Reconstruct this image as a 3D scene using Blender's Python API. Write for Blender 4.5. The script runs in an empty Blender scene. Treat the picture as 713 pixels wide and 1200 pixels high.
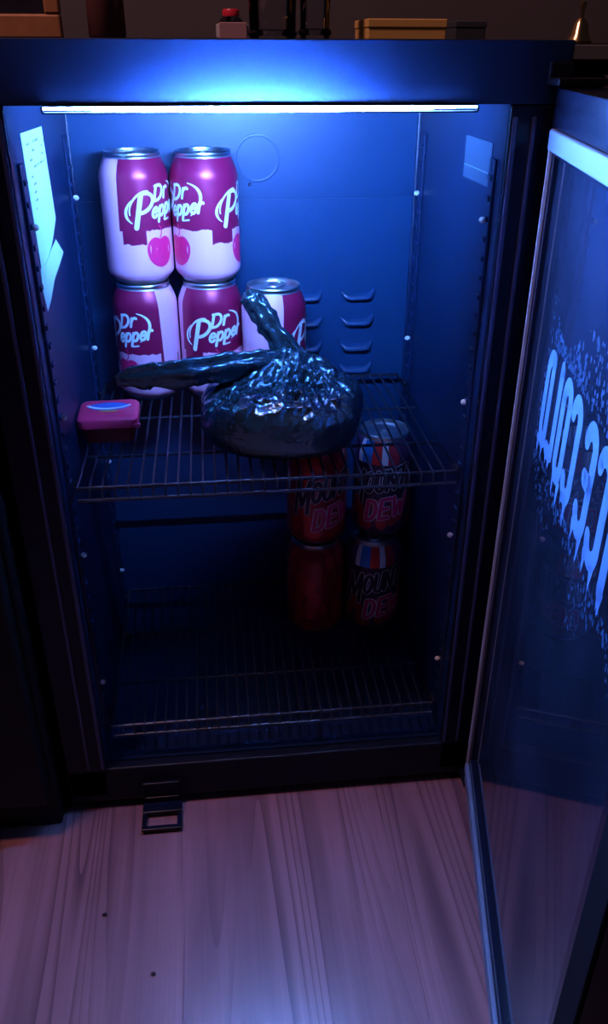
import bpy, bmesh, math, random
from mathutils import Vector, Matrix, noise

# ------------------------------------------------------------------ camera, world, lights, exposure
scn = bpy.context.scene
COL = scn.collection
random.seed(7)

cam_d = bpy.data.cameras.new('camera')
cam_d.sensor_fit = 'VERTICAL'; cam_d.sensor_height = 24.0
cam_d.lens = 971.8 / 1200.0 * 24.0
cam_d.clip_start = 0.01
cam = bpy.data.objects.new('camera', cam_d); COL.objects.link(cam)
_r = Vector((0.99397731, -0.10955352, 0.00267208))
_u = Vector((0.05109017, 0.48483602, 0.87311158))
_f = Vector((0.09694797, 0.86771658, -0.48751311))
cam.matrix_world = Matrix(((_r.x, _u.x, -_f.x, -0.0430), (_r.y, _u.y, -_f.y, -0.6363),
                           (_r.z, _u.z, -_f.z, 0.7075), (0, 0, 0, 1)))
scn.camera = cam

world = bpy.data.worlds.new('world'); scn.world = world
world.use_nodes = True
bg = world.node_tree.nodes['Background']
bg.inputs['Color'].default_value = (0.55, 0.50, 0.80, 1)
bg.inputs['Strength'].default_value = 0.012

# the dim room lamp: unseen, placed to light the top items but not the shelves
la = bpy.data.lights.new('room_lamp', 'POINT'); la.shadow_soft_size = 0.07
la.energy = 19.0; la.color = (1.0, 0.52, 0.54)
lo = bpy.data.objects.new('room_lamp', la); COL.objects.link(lo)
lo.location = (-0.40, -0.17, 1.60)

LED_COLOR = (0.118, 0.31, 1.0)
LED_POWER = 5600.0

vs = scn.view_settings
vs.view_transform = 'Standard'
try: vs.look = 'None'
except Exception: pass
vs.exposure = 0.0; vs.gamma = 1.0; vs.use_curve_mapping = False

# ------------------------------------------------------------------ helpers
def tag(o, label=None, cat=None, group=None, kind=None):
    if label: o['label'] = label
    if cat: o['category'] = cat
    if group: o['group'] = group
    if kind: o['kind'] = kind
    return o

def empty(name, loc=(0, 0, 0)):
    o = bpy.data.objects.new(name, None); COL.objects.link(o)
    o.location = loc; o.empty_display_size = 0.02
    return o

class MB:
    """collects shapes, links them as one mesh object"""
    def __init__(s): s.v = []; s.f = []
    def add(s, vs_, fs):
        b = len(s.v); s.v += [tuple(p) for p in vs_]; s.f += [tuple(i + b for i in f) for f in fs]; return s
    def hexa(s, p):
        return s.add(p, [(0, 3, 2, 1), (4, 5, 6, 7), (0, 1, 5, 4), (1, 2, 6, 5), (2, 3, 7, 6), (3, 0, 4, 7)])
    def box(s, x0, x1, y0, y1, z0, z1):
        return s.hexa([(x0, y0, z0), (x1, y0, z0), (x1, y1, z0), (x0, y1, z0), (x0, y0, z1), (x1, y0, z1), (x1, y1, z1), (x0, y1, z1)])
    def tube(s, pts, r, n=8, caps=True):
        pts = [Vector(p) for p in pts]; rings = []
        rr = r if isinstance(r, (list, tuple)) else [r] * len(pts)
        up = Vector((0, 0, 1)); prev = None
        for i, p in enumerate(pts):
            a = pts[max(i - 1, 0)]; b = pts[min(i + 1, len(pts) - 1)]
            t = (b - a).normalized()
            if prev is None:
                ref = up if abs(t.z) < 0.9 else Vector((1, 0, 0))
                x = t.cross(ref).normalized()
            else:
                x = (prev - t * prev.dot(t)).normalized()
            prev = x; y = t.cross(x)
            rings.append([p + (x * math.cos(2 * math.pi * k / n) + y * math.sin(2 * math.pi * k / n)) * rr[i] for k in range(n)])
        vs_ = [q for g in rings for q in g]; fs = []
        for i in range(len(rings) - 1):
            for k in range(n):
                k2 = (k + 1) % n
                fs.append((i * n + k, i * n + k2, (i + 1) * n + k2, (i + 1) * n + k))
        if caps:
            fs.append(tuple(reversed(range(n)))); fs.append(tuple(range((len(rings) - 1) * n, len(rings) * n)))
        return s.add(vs_, fs)
    def lathe(s, prof, n=48, c=(0, 0, 0), close=True):
        vs_ = []; fs = []
        for (r, z) in prof:
            for k in range(n):
                a = 2 * math.pi * k / n
                vs_.append((c[0] + r * math.cos(a), c[1] + r * math.sin(a), c[2] + z))
        for i in range(len(prof) - 1):
            for k in range(n):
                k2 = (k + 1) % n
                fs.append((i * n + k, i * n + k2, (i + 1) * n + k2, (i + 1) * n + k))
        if close:
            fs.append(tuple(reversed(range(n)))); fs.append(tuple(range((len(prof) - 1) * n, len(prof) * n)))
        return s.add(vs_, fs)
    def sphere(s, c, r, n=12, m=8, sc=(1, 1, 1)):
        prof = [(math.sin(math.pi * i / m), -math.cos(math.pi * i / m)) for i in range(m + 1)]
        vs_ = []; fs = []
        for (a, z) in prof:
            for k in range(n):
                t = 2 * math.pi * k / n
                vs_.append((c[0] + r * sc[0] * a * math.cos(t), c[1] + r * sc[1] * a * math.sin(t), c[2] + r * sc[2] * z))
        for i in range(m):
            for k in range(n):
                k2 = (k + 1) % n
                fs.append((i * n + k, i * n + k2, (i + 1) * n + k2, (i + 1) * n + k))
        return s.add(vs_, fs)
    def mesh(s, name, smooth=False):
        me = bpy.data.meshes.new(name); me.from_pydata(s.v, [], s.f); me.validate()
        bm = bmesh.new(); bm.from_mesh(me)
        bmesh.ops.remove_doubles(bm, verts=bm.verts, dist=1e-7)
        bmesh.ops.recalc_face_normals(bm, faces=bm.faces)
        bm.to_mesh(me); bm.free()
        if smooth:
            me.polygons.foreach_set('use_smooth', [True] * len(me.polygons))
            try: me.set_sharp_from_angle(angle=math.radians(42))
            except Exception: pass
        return me
    def build(s, name, mat, parent=None, smooth=False, bevel=0.0, seg=2):
        me = s.mesh(name, smooth)
        me.materials.append(mat)
        o = bpy.data.objects.new(name, me); COL.objects.link(o)
        if parent is not None: adopt(o, parent)
        if bevel:
            m = o.modifiers.new('bevel', 'BEVEL'); m.width = bevel; m.segments = seg; m.limit_method = 'ANGLE'
        return o

def world_loc(o):
    l = Vector(o.location)
    while o.parent: o = o.parent; l = l + Vector(o.location)
    return l
def adopt(o, parent):
    """mesh coordinates are given in the parent's frame"""
    o.parent = parent

def copy_tree(o, parent=None):
    c = o.copy(); COL.objects.link(c)
    if parent is not None: c.parent = parent
    for ch in list(o.children): copy_tree(ch, c)
    return c

# ------------------------------------------------------------------ materials
def new_mat(name):
    m = bpy.data.materials.new(name); m.use_nodes = True
    nt = m.node_tree
    return m, nt, nt.nodes['Principled BSDF'], nt.nodes, nt.links

def pbr(name, color, rough=0.5, metal=0.0, spec=0.5, var=0.0, vscale=30, bump=0.0, bscale=200, coat=0.0, trans=0.0):
    m, nt, b, N, L = new_mat(name)
    b.inputs['Roughness'].default_value = rough; b.inputs['Metallic'].default_value = metal
    b.inputs['Specular IOR Level'].default_value = spec
    if coat: b.inputs['Coat Weight'].default_value = coat; b.inputs['Coat Roughness'].default_value = 0.1
    if trans: b.inputs['Transmission Weight'].default_value = trans
    tc = N.new('ShaderNodeTexCoord')
    nz = N.new('ShaderNodeTexNoise'); nz.inputs['Scale'].default_value = vscale; nz.inputs['Detail'].default_value = 4
    L.new(tc.outputs['Object'], nz.inputs['Vector'])
    mx = N.new('ShaderNodeMix'); mx.data_type = 'RGBA'
    c = color
    mx.inputs['A'].default_value = (c[0] * (1 - var), c[1] * (1 - var), c[2] * (1 - var), 1)
    mx.inputs['B'].default_value = (min(1, c[0] * (1 + var)), min(1, c[1] * (1 + var)), min(1, c[2] * (1 + var)), 1)
    L.new(nz.outputs['Fac'], mx.inputs['Factor']); L.new(mx.outputs['Result'], b.inputs['Base Color'])
    if bump:
        n2 = N.new('ShaderNodeTexNoise'); n2.inputs['Scale'].default_value = bscale; n2.inputs['Detail'].default_value = 3
        L.new(tc.outputs['Object'], n2.inputs['Vector'])
        bp = N.new('ShaderNodeBump'); bp.inputs['Strength'].default_value = bump; bp.inputs['Distance'].default_value = 0.001
        L.new(n2.outputs['Fac'], bp.inputs['Height']); L.new(bp.outputs['Normal'], b.inputs['Normal'])
    return m

def emit(name, color, strength):
    m, nt, b, N, L = new_mat(name)
    b.inputs['Base Color'].default_value = (0.8, 0.8, 0.8, 1)
    b.inputs['Emission Color'].default_value = (*color, 1); b.inputs['Emission Strength'].default_value = strength
    return m

def math_node(N, L, op, a, b=None, c=None):
    n = N.new('ShaderNodeMath'); n.operation = op
    for i, x in enumerate((a, b, c)):
        if x is None: continue
        if isinstance(x, (int, float)): n.inputs[i].default_value = x
        else: L.new(x, n.inputs[i])
    return n.outputs[0]

def rgb_mix(N, L, fac, a, b):
    mx = N.new('ShaderNodeMix'); mx.data_type = 'RGBA'
    for s, x in (('Factor', fac), ('A', a), ('B', b)):
        if isinstance(x, (int, float)): mx.inputs[s].default_value = x
        elif isinstance(x, tuple): mx.inputs[s].default_value = (*x, 1)
        else: L.new(x, mx.inputs[s])
    return mx.outputs['Result']

def can_mat_cherry(name):
    """maroon wrap over a pale pink can; object space, z up, angle 0 = local -Y"""
    m, nt, b, N, L = new_mat(name)
    tc = N.new('ShaderNodeTexCoord'); sp = N.new('ShaderNodeSeparateXYZ'); L.new(tc.outputs['Object'], sp.inputs[0])
    x, y, z = sp.outputs
    ang = math_node(N, L, 'MULTIPLY', math_node(N, L, 'ARCTAN2', x, math_node(N, L, 'MULTIPLY', y, -1.0)), 180 / math.pi)
    nz = N.new('ShaderNodeTexNoise'); nz.inputs['Scale'].default_value = 120; L.new(tc.outputs['Object'], nz.inputs['Vector'])
    jit = math_node(N, L, 'SUBTRACT', nz.outputs['Fac'], 0.5)
    t = math_node(N, L, 'MODULO', math_node(N, L, 'ADD', ang, 260.0), 130.0)
    low = math_node(N, L, 'LESS_THAN', t, 40.0)
    zb = math_node(N, L, 'SUBTRACT', 0.0530, math_node(N, L, 'MULTIPLY', low, 0.0125))
    zb = math_node(N, L, 'ADD', zb, math_node(N, L, 'MULTIPLY', jit, 0.007))
    up = math_node(N, L, 'GREATER_THAN', z, zb)
    aj = math_node(N, L, 'ADD', math_node(N, L, 'ABSOLUTE', ang), math_node(N, L, 'MULTIPLY', math_node(N, L, 'SUBTRACT', z, 0.07), 60.0))
    pan = math_node(N, L, 'LESS_THAN', aj, 134.0)
    fac = math_node(N, L, 'MULTIPLY', up, pan)
    col = rgb_mix(N, L, fac, (0.95, 0.42, 0.58), (0.36, 0.010, 0.070))
    top = math_node(N, L, 'GREATER_THAN', z, 0.1165)
    bot = math_node(N, L, 'LESS_THAN', z, 0.0055)
    al = math_node(N, L, 'MAXIMUM', top, bot)
    L.new(rgb_mix(N, L, al, col, (0.75, 0.75, 0.77)), b.inputs['Base Color'])
    L.new(math_node(N, L, 'MAXIMUM', math_node(N, L, 'MULTIPLY', al, 0.95), math_node(N, L, 'MULTIPLY', fac, 0.35)), b.inputs['Metallic'])
    b.inputs['Roughness'].default_value = 0.34
    return m

def can_mat_citrus(name, red):
    m, nt, b, N, L = new_mat(name)
    tc = N.new('ShaderNodeTexCoord'); sp = N.new('ShaderNodeSeparateXYZ'); L.new(tc.outputs['Object'], sp.inputs[0])
    x, y, z = sp.outputs
    ang = math_node(N, L, 'MULTIPLY', math_node(N, L, 'ARCTAN2', x, math_node(N, L, 'MULTIPLY', y, -1.0)), 180 / math.pi)
    nz = N.new('ShaderNodeTexVoronoi'); nz.inputs['Scale'].default_value = 70
    mp = N.new('ShaderNodeMapping'); mp.inputs['Scale'].default_value = (1, 1, 0.6); mp.inputs['Rotation'].default_value = (0.5, 0.3, 0)
    L.new(tc.outputs['Object'], mp.inputs[0]); L.new(mp.outputs[0], nz.inputs['Vector'])
    shard = math_node(N, L, 'GREATER_THAN', nz.outputs['Distance'], 0.52)
    if red:
        body = rgb_mix(N, L, shard, (0.62, 0.030, 0.030), (0.35, 0.012, 0.02))
        stripes = body
    else:
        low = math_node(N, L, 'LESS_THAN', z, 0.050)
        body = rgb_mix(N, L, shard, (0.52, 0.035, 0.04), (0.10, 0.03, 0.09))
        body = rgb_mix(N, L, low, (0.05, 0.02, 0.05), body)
        def band(lo, hi):
            return math_node(N, L, 'MULTIPLY', math_node(N, L, 'GREATER_THAN', ang, lo), math_node(N, L, 'LESS_THAN', ang, hi))
        st = rgb_mix(N, L, band(-38, -28), (0.10, 0.03, 0.10), (0.85, 0.85, 0.9))
        st = rgb_mix(N, L, band(-28, -7), st, (0.03, 0.22, 0.60))
        st = rgb_mix(N, L, band(-7, 12), st, (0.80, 0.03, 0.03))
        st = rgb_mix(N, L, band(12, 24), st, (0.85, 0.85, 0.9))
        st = rgb_mix(N, L, band(24, 46), st, (0.5, 0.03, 0.05))
        sh = math_node(N, L, 'GREATER_THAN', z, 0.092)
        body = rgb_mix(N, L, sh, body, st)
    al = math_node(N, L, 'MAXIMUM', math_node(N, L, 'GREATER_THAN', z, 0.1165), math_node(N, L, 'LESS_THAN', z, 0.0055))
    L.new(rgb_mix(N, L, al, body, (0.75, 0.75, 0.77)), b.inputs['Base Color'])
    L.new(math_node(N, L, 'MAXIMUM', math_node(N, L, 'MULTIPLY', al, 0.95), 0.3), b.inputs['Metallic'])
    b.inputs['Roughness'].default_value = 0.3
    return m

def wood_floor_mat(name):
    m, nt, b, N, L = new_mat(name)
    tc = N.new('ShaderNodeTexCoord'); oi = N.new('ShaderNodeObjectInfo')
    off = N.new('ShaderNodeVectorMath'); off.operation = 'ADD'
    cb = N.new('ShaderNodeCombineXYZ')
    L.new(math_node(N, L, 'MULTIPLY', oi.outputs['Random'], 9.0), cb.inputs[0]); L.new(math_node(N, L, 'MULTIPLY', oi.outputs['Random'], 23.0), cb.inputs[1])
    L.new(tc.outputs['Object'], off.inputs[0]); L.new(cb.outputs[0], off.inputs[1])
    def stretched(sy, scale, detail, dist=0.0):
        mp = N.new('ShaderNodeMapping'); mp.inputs['Scale'].default_value = (1.0, sy, 1.0); L.new(off.outputs[0], mp.inputs[0])
        n = N.new('ShaderNodeTexNoise'); n.inputs['Scale'].default_value = scale; n.inputs['Detail'].default_value = detail; n.inputs['Distortion'].default_value = dist
        L.new(mp.outputs[0], n.inputs['Vector']); return n.outputs['Fac']
    cath = math_node(N, L, 'FRACT', math_node(N, L, 'MULTIPLY', stretched(0.045, 11, 1.0, 0.3), 20.0))
    rp = N.new('ShaderNodeValToRGB'); rp.color_ramp.elements[0].position = 0.0; rp.color_ramp.elements[0].color = (0.30, 0.30, 0.30, 1)
    rp.color_ramp.elements[1].position = 0.45; rp.color_ramp.elements[1].color = (1, 1, 1, 1)
    L.new(cath, rp.inputs['Fac'])
    zone = N.new('ShaderNodeValToRGB'); zone.color_ramp.elements[0].position = 0.40; zone.color_ramp.elements[1].position = 0.56
    L.new(stretched(0.12, 9, 2.0), zone.inputs['Fac'])
    lines = rgb_mix(N, L, zone.outputs['Color'], (0.88, 0.88, 0.88), rp.outputs['Color'])
    blot = N.new('ShaderNodeValToRGB'); blot.color_ramp.elements[0].position = 0.28; blot.color_ramp.elements[0].color = (0.5, 0.5, 0.5, 1); blot.color_ramp.elements[1].position = 0.66
    L.new(stretched(0.10, 22, 3.0, 0.6), blot.inputs['Fac'])
    fine = math_node(N, L, 'ADD', 0.70, math_node(N, L, 'MULTIPLY', stretched(0.02, 300, 3.0), 0.5))
    shade = math_node(N, L, 'MULTIPLY', math_node(N, L, 'MULTIPLY', lines, fine), blot.outputs['Color'])
    shade = math_node(N, L, 'MULTIPLY', shade, math_node(N, L, 'ADD', 0.9, math_node(N, L, 'MULTIPLY', oi.outputs['Random'], 0.2)))
    L.new(rgb_mix(N, L, shade, (0.070, 0.024, 0.030), (0.47, 0.22, 0.215)), b.inputs['Base Color'])
    b.inputs['Roughness'].default_value = 0.30
    b.inputs['Specular IOR Level'].default_value = 0.6
    return m

M = {}
M['liner'] = pbr('black_liner_plastic', (0.003, 0.018, 0.066), 0.42, var=0.12, vscale=60, bump=0.12, bscale=900)
M['back_panel'] = pbr('lit_back_panel', (0.005, 0.043, 0.125), 0.40, var=0.12, vscale=60, bump=0.1, bscale=900)  # lighter than the side liner: the light on the back wall put into colour
M['shell'] = pbr('black_cabinet_paint', (0.006, 0.007, 0.014), 0.45, spec=0.2, var=0.2, vscale=40, bump=0.15, bscale=700)
M['fascia'] = pbr('black_fascia_plastic', (0.005, 0.018, 0.060), 0.5, var=0.1, spec=0.3)
M['flange'] = pbr('glossy_black_frame', (0.006, 0.008, 0.020), 0.25, var=0.1, spec=0.22)
M['rubber'] = pbr('black_matte_rubber', (0.006, 0.006, 0.009), 0.8, var=0.2, spec=0.1)
M['seal'] = pbr('grey_violet_seal', (0.04, 0.045, 0.11), 0.3, var=0.1)
M['gasket'] = pbr('grey_gasket_rubber', (0.13, 0.17, 0.24), 0.5, var=0.1)
M['gasket_line'] = pbr('pale_bead_plastic', (0.50, 0.46, 0.50), 0.4, var=0.1)
M['wire'] = pbr('coated_shelf_wire', (0.024, 0.027, 0.045), 0.35, metal=0.3, var=0.1)
M['peg'] = pbr('white_plastic_peg', (0.85, 0.85, 0.85), 0.25, var=0.05)
M['alu'] = pbr('brushed_aluminium', (0.78, 0.79, 0.80), 0.28, metal=1.0, var=0.05)
M['can_pink'] = can_mat_cherry('pink_maroon_can_print')
M['can_red'] = can_mat_citrus('red_can_print', True)
M['can_stripe'] = can_mat_citrus('striped_dark_can_print', False)
M['ink_white'] = pbr('white_can_ink', (0.80, 0.86, 0.84), 0.4, var=0.03)
M['ink_navy'] = pbr('navy_can_ink', (0.03, 0.012, 0.03), 0.4, var=0.1)
M['ink_red'] = pbr('red_can_ink', (0.85, 0.018, 0.14), 0.4, var=0.12, vscale=90)
M['bag'] = pbr('glossy_black_film', (0.10, 0.185, 0.235), 0.17, metal=0.85, var=0.2, bump=0.9, bscale=230)
M['paper'] = pbr('label_paper', (0.62, 0.98, 0.85), 0.7, var=0.05, vscale=90)
M['paper_ink'] = pbr('label_ink', (0.20, 0.32, 0.34), 0.7, var=0.2)
M['sticker'] = pbr('rating_sticker', (0.05, 0.10, 0.17), 0.5, var=0.06)
M['tub'] = pbr('red_tub_plastic', (1.0, 0.045, 0.16), 0.32, var=0.03, coat=0.3)
M['tub_dark'] = pbr('dark_red_tub_side', (0.20, 0.015, 0.03), 0.4, var=0.15)
M['tub_blue'] = pbr('blue_tub_print', (0.05, 0.16, 0.55), 0.4, var=0.1)
M['tub_yellow'] = pbr('yellow_tub_print', (0.75, 0.55, 0.08), 0.4, var=0.1)
M['floor'] = wood_floor_mat('oak_laminate')
M['subfloor'] = pbr('dark_joint', (0.05, 0.03, 0.025), 0.8, var=0.2)
M['wall'] = pbr('dim_wall_paint', (0.10, 0.085, 0.09), 0.85, var=0.1, vscale=12, bump=0.1)
M['decal'] = pbr('pale_decal_print', (0.10, 0.21, 0.40), 0.5, var=0.04)
M['frost'] = pbr('frost_decal_print', (0.016, 0.05, 0.12), 0.5, var=0.5, vscale=120)
M['dark_wood'] = pbr('dark_stained_wood', (0.006, 0.005, 0.006), 0.6, var=0.3, vscale=40, spec=0.25)
M['frame_wood'] = pbr('warm_frame_wood', (0.50, 0.22, 0.09), 0.45, var=0.3, vscale=80)
M['frame_dark'] = pbr('dark_picture', (0.015, 0.015, 0.03), 0.4, var=0.3)
M['pinkbox'] = pbr('pinkish_card', (0.62, 0.36, 0.38), 0.6, var=0.06)
M['orangebox'] = pbr('orange_card', (0.95, 0.52, 0.14), 0.6, var=0.12, vscale=60)
M['greybox'] = pbr('charcoal_card', (0.05, 0.055, 0.065), 0.6, var=0.1)
M['amber'] = pbr('reddish_brown_glass', (0.22, 0.08, 0.07), 0.25, var=0.15)
M['redcap'] = pbr('red_cap', (0.75, 0.03, 0.06), 0.35, var=0.1)
M['brass'] = pbr('brass', (0.85, 0.55, 0.25), 0.2, metal=1.0, var=0.05)
M['grey_edge'] = pbr('grey_table_edge', (0.16, 0.15, 0.15), 0.5, var=0.2)
M['crumb'] = pbr('dark_crumb', (0.02, 0.012, 0.012), 0.8, var=0.3)

def glass_mat(name, tint, rough=0.0, ior=1.5, veil=0.0):
    m, nt, b, N, L = new_mat(name); N.remove(b)
    out = N['Material Output']
    tr = N.new('ShaderNodeBsdfTransparent'); tr.inputs[0].default_value = (*tint, 1)
    gl = N.new('ShaderNodeBsdfGlossy'); gl.inputs['Roughness'].default_value = rough; gl.inputs['Color'].default_value = (0.9, 0.9, 0.95, 1)
    fr = N.new('ShaderNodeFresnel'); fr.inputs['IOR'].default_value = ior
    mx = N.new('ShaderNodeMixShader'); L.new(fr.outputs[0], mx.inputs[0]); L.new(tr.outputs[0], mx.inputs[1]); L.new(gl.outputs[0], mx.inputs[2])
    res = mx.outputs[0]
    if veil:   # bluish diffuse veil, added for the lit interior's reflection in the glass
        tc = N.new('ShaderNodeTexCoord'); nz = N.new('ShaderNodeTexNoise'); nz.inputs['Scale'].default_value = 9; nz.inputs['Detail'].default_value = 4
        L.new(tc.outputs['Object'], nz.inputs['Vector'])
        df = N.new('ShaderNodeBsdfDiffuse'); df.inputs[0].default_value = (0.40, 0.50, 0.95, 1)
        m2 = N.new('ShaderNodeMixShader'); L.new(math_node(N, L, 'MULTIPLY', math_node(N, L, 'POWER', nz.outputs['Fac'], 1.5), veil * 2.8), m2.inputs[0])
        L.new(res, m2.inputs[1]); L.new(df.outputs[0], m2.inputs[2]); res = m2.outputs[0]
    L.new(res, out.inputs['Surface'])
    return m
M['veiled_glass'] = glass_mat('veiled_door_glass', (0.50, 0.52, 0.56), 0.03, 1.5, 0.022)
M['door_glass'] = glass_mat('tinted_door_glass', (0.50, 0.52, 0.56), 0.03)
M['clear_glass'] = glass_mat('clear_glass', (0.93, 0.94, 0.96), 0.02)

# ------------------------------------------------------------------ setting: floor with planks, walls
fl = MB().box(-1.4, 1.6, -1.9, 0.46, -0.03, -0.0085).build('floor', M['subfloor']); tag(fl, kind='structure')
PW = 0.205; SEAM = 0.107; GAP = 0.0001
plank_mesh = None
for i in range(-7, 8):
    x0 = SEAM + i * PW
    if x0 < -1.39 or x0 + PW > 1.59: continue
    ys = [-1.9, -1.9 + 0.35 + ((i * 37) % 10) * 0.09, 0.46]
    if ys[1] > -0.95 : ys[1] = -1.0 - ((i * 13) % 7) * 0.07
    for j in range(2):
        o = MB().box(GAP, PW - GAP, ys[j] + GAP, ys[j + 1] - GAP, -0.0085, 0.0).build('plank', M['floor'], fl, bevel=0.00025, seg=1)
        o.location = (x0, 0, 0)
wb = MB().box(-1.4, 1.6, 0.47, 0.55, -0.03, 2.4).build('wall_back', M['wall']); tag(wb, kind='structure')
bb = MB().box(-1.4, 1.6, 0.455, 0.47, 0.0, 0.08).build('baseboard_back', M['dark_wood'], bevel=0.003); tag(bb, kind='structure')

# ------------------------------------------------------------------ the fridge
W = 0.177        # interior half width
D = 0.278        # interior depth
OW = 0.217       # outer half width
TOP = 0.7135; CEIL = 0.6735; ZB = 0.058; BACK = 0.34
fr = empty('beverage_fridge', (0, 0, 0))
tag(fr, 'black glass-door beverage fridge standing open on the wood floor, lit blue inside', 'fridge')

# cabinet shell: two sides, top slab, back slab, plinth (one moulded box, open in front)
c = MB()
c.box(-OW, -W - 0.003, 0.004, BACK, 0.012, TOP); c.box(W + 0.003, OW, 0.004, BACK, 0.012, TOP)
c.box(-W - 0.003, W + 0.003, 0.004, BACK, CEIL + 0.003, TOP)
c.box(-W - 0.003, W + 0.003, D + 0.003, BACK, 0.012, CEIL + 0.003)
c.box(-W - 0.003, W + 0.003, 0.02, D + 0.003, 0.012, ZB - 0.003)
c.build('cabinet', M['shell'], fr)
# fascia across the top
MB().box(-OW, OW, 0.0, 0.006, CEIL, TOP).build('fascia', M['fascia'], fr, bevel=0.0008)
# front flanges
for s in (-1, 1):
    a, b_ = sorted((s * W, s * OW))
    m_ = MB().box(a, b_, 0.0, 0.006, 0.02, CEIL - 0.0005)
    m_.build('front_flange', M['flange'], fr, bevel=0.0015)
    for (p_, q_) in ((0.0008, 0.0045), (0.0150, 0.0185)):
        a, b_ = sorted((s * (W + p_), s * (W + q_)))
        MB().box(a, b_, -0.0025, 0.0, 0.06, CEIL - 0.008).build('seal_strip', M['seal'], fr, bevel=0.001)
# kick plate
MB().box(-OW, OW, 0.0, 0.012, 0.012, ZB - 0.001).build('kick_plate', M['shell'], fr, bevel=0.002)
for sx in (-0.18, 0.18):
    for sy in (0.05, 0.30):
        MB().lathe([(0.012, 0.0), (0.013, 0.002), (0.012, 0.011), (0.008, 0.012)], 16, (sx, sy, 0)).build('foot', M['shell'], fr, smooth=True)
# liner: walls of the compartment
MB().box(-W - 0.003, -W, 0.006, D, ZB, CEIL).build('liner_side', M['liner'], fr)
MB().box(W, W + 0.003, 0.006, D, ZB, CEIL).build('liner_side', M['liner'], fr)
MB().box(-W, W, 0.012, D, CEIL, CEIL + 0.003).build('liner_top', M['liner'], fr)
MB().box(-W, W, 0.012, D, ZB - 0.003, ZB).build('liner_floor', M['liner'], fr)
# back panel in two plates with a groove between them
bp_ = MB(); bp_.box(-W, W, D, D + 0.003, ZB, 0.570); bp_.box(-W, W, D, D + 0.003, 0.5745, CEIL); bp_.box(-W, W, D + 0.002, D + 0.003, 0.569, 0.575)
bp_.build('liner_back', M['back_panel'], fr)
# corner beads of the liner
for s in (-1, 1):
    MB().tube([(s * (W - 0.0005), D - 0.0005, ZB), (s * (W - 0.0005), D - 0.0005, CEIL)], 0.0022, 8).build('corner_bead', M['liner'], fr, smooth=True)
# round fan cover on the back panel
fc = MB().lathe([(0.0, 0.0), (0.022, 0.0), (0.0235, -0.0002), (0.0232, -0.0006), (0.0215, -0.0007), (0.0205, -0.0004), (0.0, -0.0004)], 32, close=False)
fc.v = [(x + 0.010, D - 0.0002 + z, y + 0.610) for (x, y, z) in fc.v]
fcv = fc.build('fan_cover', M['back_panel'], fr)
sc = MB().sphere((0.0016, D - 0.001, 0.585), 0.0018, 8, 6).build('screw', M['alu'], fr, smooth=True)
# louvred vents
def louvre(xc, z):
    m = MB(); L2 = 0.0185; n = 8; vs_ = []; fs = []
    rows = []
    for i in range(n + 1):
        x = -L2 + 2 * L2 * i / n
        t = abs(i / n - 0.5) * 2
        rise = 0.0055 * max(0, (t - 0.55) / 0.45) ** 2
        dep = 0.0062 * (1 - 0.75 * max(0, (t - 0.7) / 0.3) ** 2)
        rows.append([(x, 0, 0.0045 + rise), (x, -dep * 0.75, 0.002 + rise), (x, -dep, -0.001 + rise), (x, -dep, -0.0022 + rise), (x, 0, 0.0015 + rise)])
    for g in rows: vs_ += g
    k = 5
    for i in range(n):
        for j in range(k - 1): fs.append((i * k + j, (i + 1) * k + j, (i + 1) * k + j + 1, i * k + j + 1))
    fs.append(tuple(range(k))); fs.append(tuple(range(n * k, n * k + k)))
    m.add(vs_, fs); return m
lv = louvre(0, 0).mesh('vent_louvre', True); lv.materials.append(M['back_panel'])
for xc in (0.0600, 0.1185):
    for z in (0.466, 0.437, 0.4075, 0.381):
        o = bpy.data.objects.new('vent_louvre', lv); COL.objects.link(o); o.parent = fr; o.location = (xc, D, z)
# shelf rails with notches and pegs
for s in (-1, 1):
    for yy in (0.026, 0.250):
        r_ = MB(); x0, x1 = sorted((s * W, s * (W - 0.0025)))
        r_.box(x0, x1, yy - 0.006, yy + 0.006, 0.10, 0.635)
        z = 0.115
        while z < 0.63:
            r_.box(*sorted((s * (W - 0.0015), s * (W - 0.0042))), yy - 0.004, yy + 0.004, z, z + 0.004); z += 0.0153
        r_.build('shelf_rail', M['liner'], fr, bevel=0.0006, seg=1)
        for z in (0.5905, 0.4375, 0.302, 0.152):
            if yy > 0.1: z -= 0.012
            pg = MB().sphere((s * (W - 0.0052), yy, z), 0.0026, 10, 6, (1.2, 1, 1))
            pg.build('shelf_peg', M['peg'], fr, smooth=True)
# light bar under the fascia: channel and diffuser in short lengths, the diodes sit in the middle
lb = MB()
lb.box(-0.150, 0.150, -0.0060, 0.0034, 0.6688, 0.6698)
lb.box(-0.150, 0.150, -0.0054, 0.0030, CEIL - 0.0004, CEIL - 0.0001)
lb.box(-0.1506, -0.1494, -0.0060, 0.0034, 0.6696, CEIL - 0.0004); lb.box(0.1494, 0.1506, -0.0060, 0.0034, 0.6696, CEIL - 0.0004)
bar = lb.build('light_bar', M['shell'], fr)
NS = 19; x0 = -0.1490; dx = 0.298 / NS
for i in range(NS):
    t = (i + 0.5) / NS * 2 - 1 + 0.05
    st = 0.012 + 0.988 * math.exp(-(t / 0.36) ** 2) if abs(t) < 0.9 else 0.006
    hgt = max(0.0, 1 - abs(t) ** 1.6)   # taller in the middle: the strip's bloom put into the lens shape
    for (ya, yb, gain) in ((-0.0064, -0.0018, 2.0), (-0.0016, 0.0030, 1.0)):   # room-facing half made brighter to light the floor and fascia
        MB().box(x0 + i * dx, x0 + (i + 1) * dx, ya, yb, CEIL - 0.0006 - 0.0013 - 0.0016 * hgt, CEIL - 0.0005).build('diffuser', emit('led_light', LED_COLOR, LED_POWER * st * gain), bar)
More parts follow.
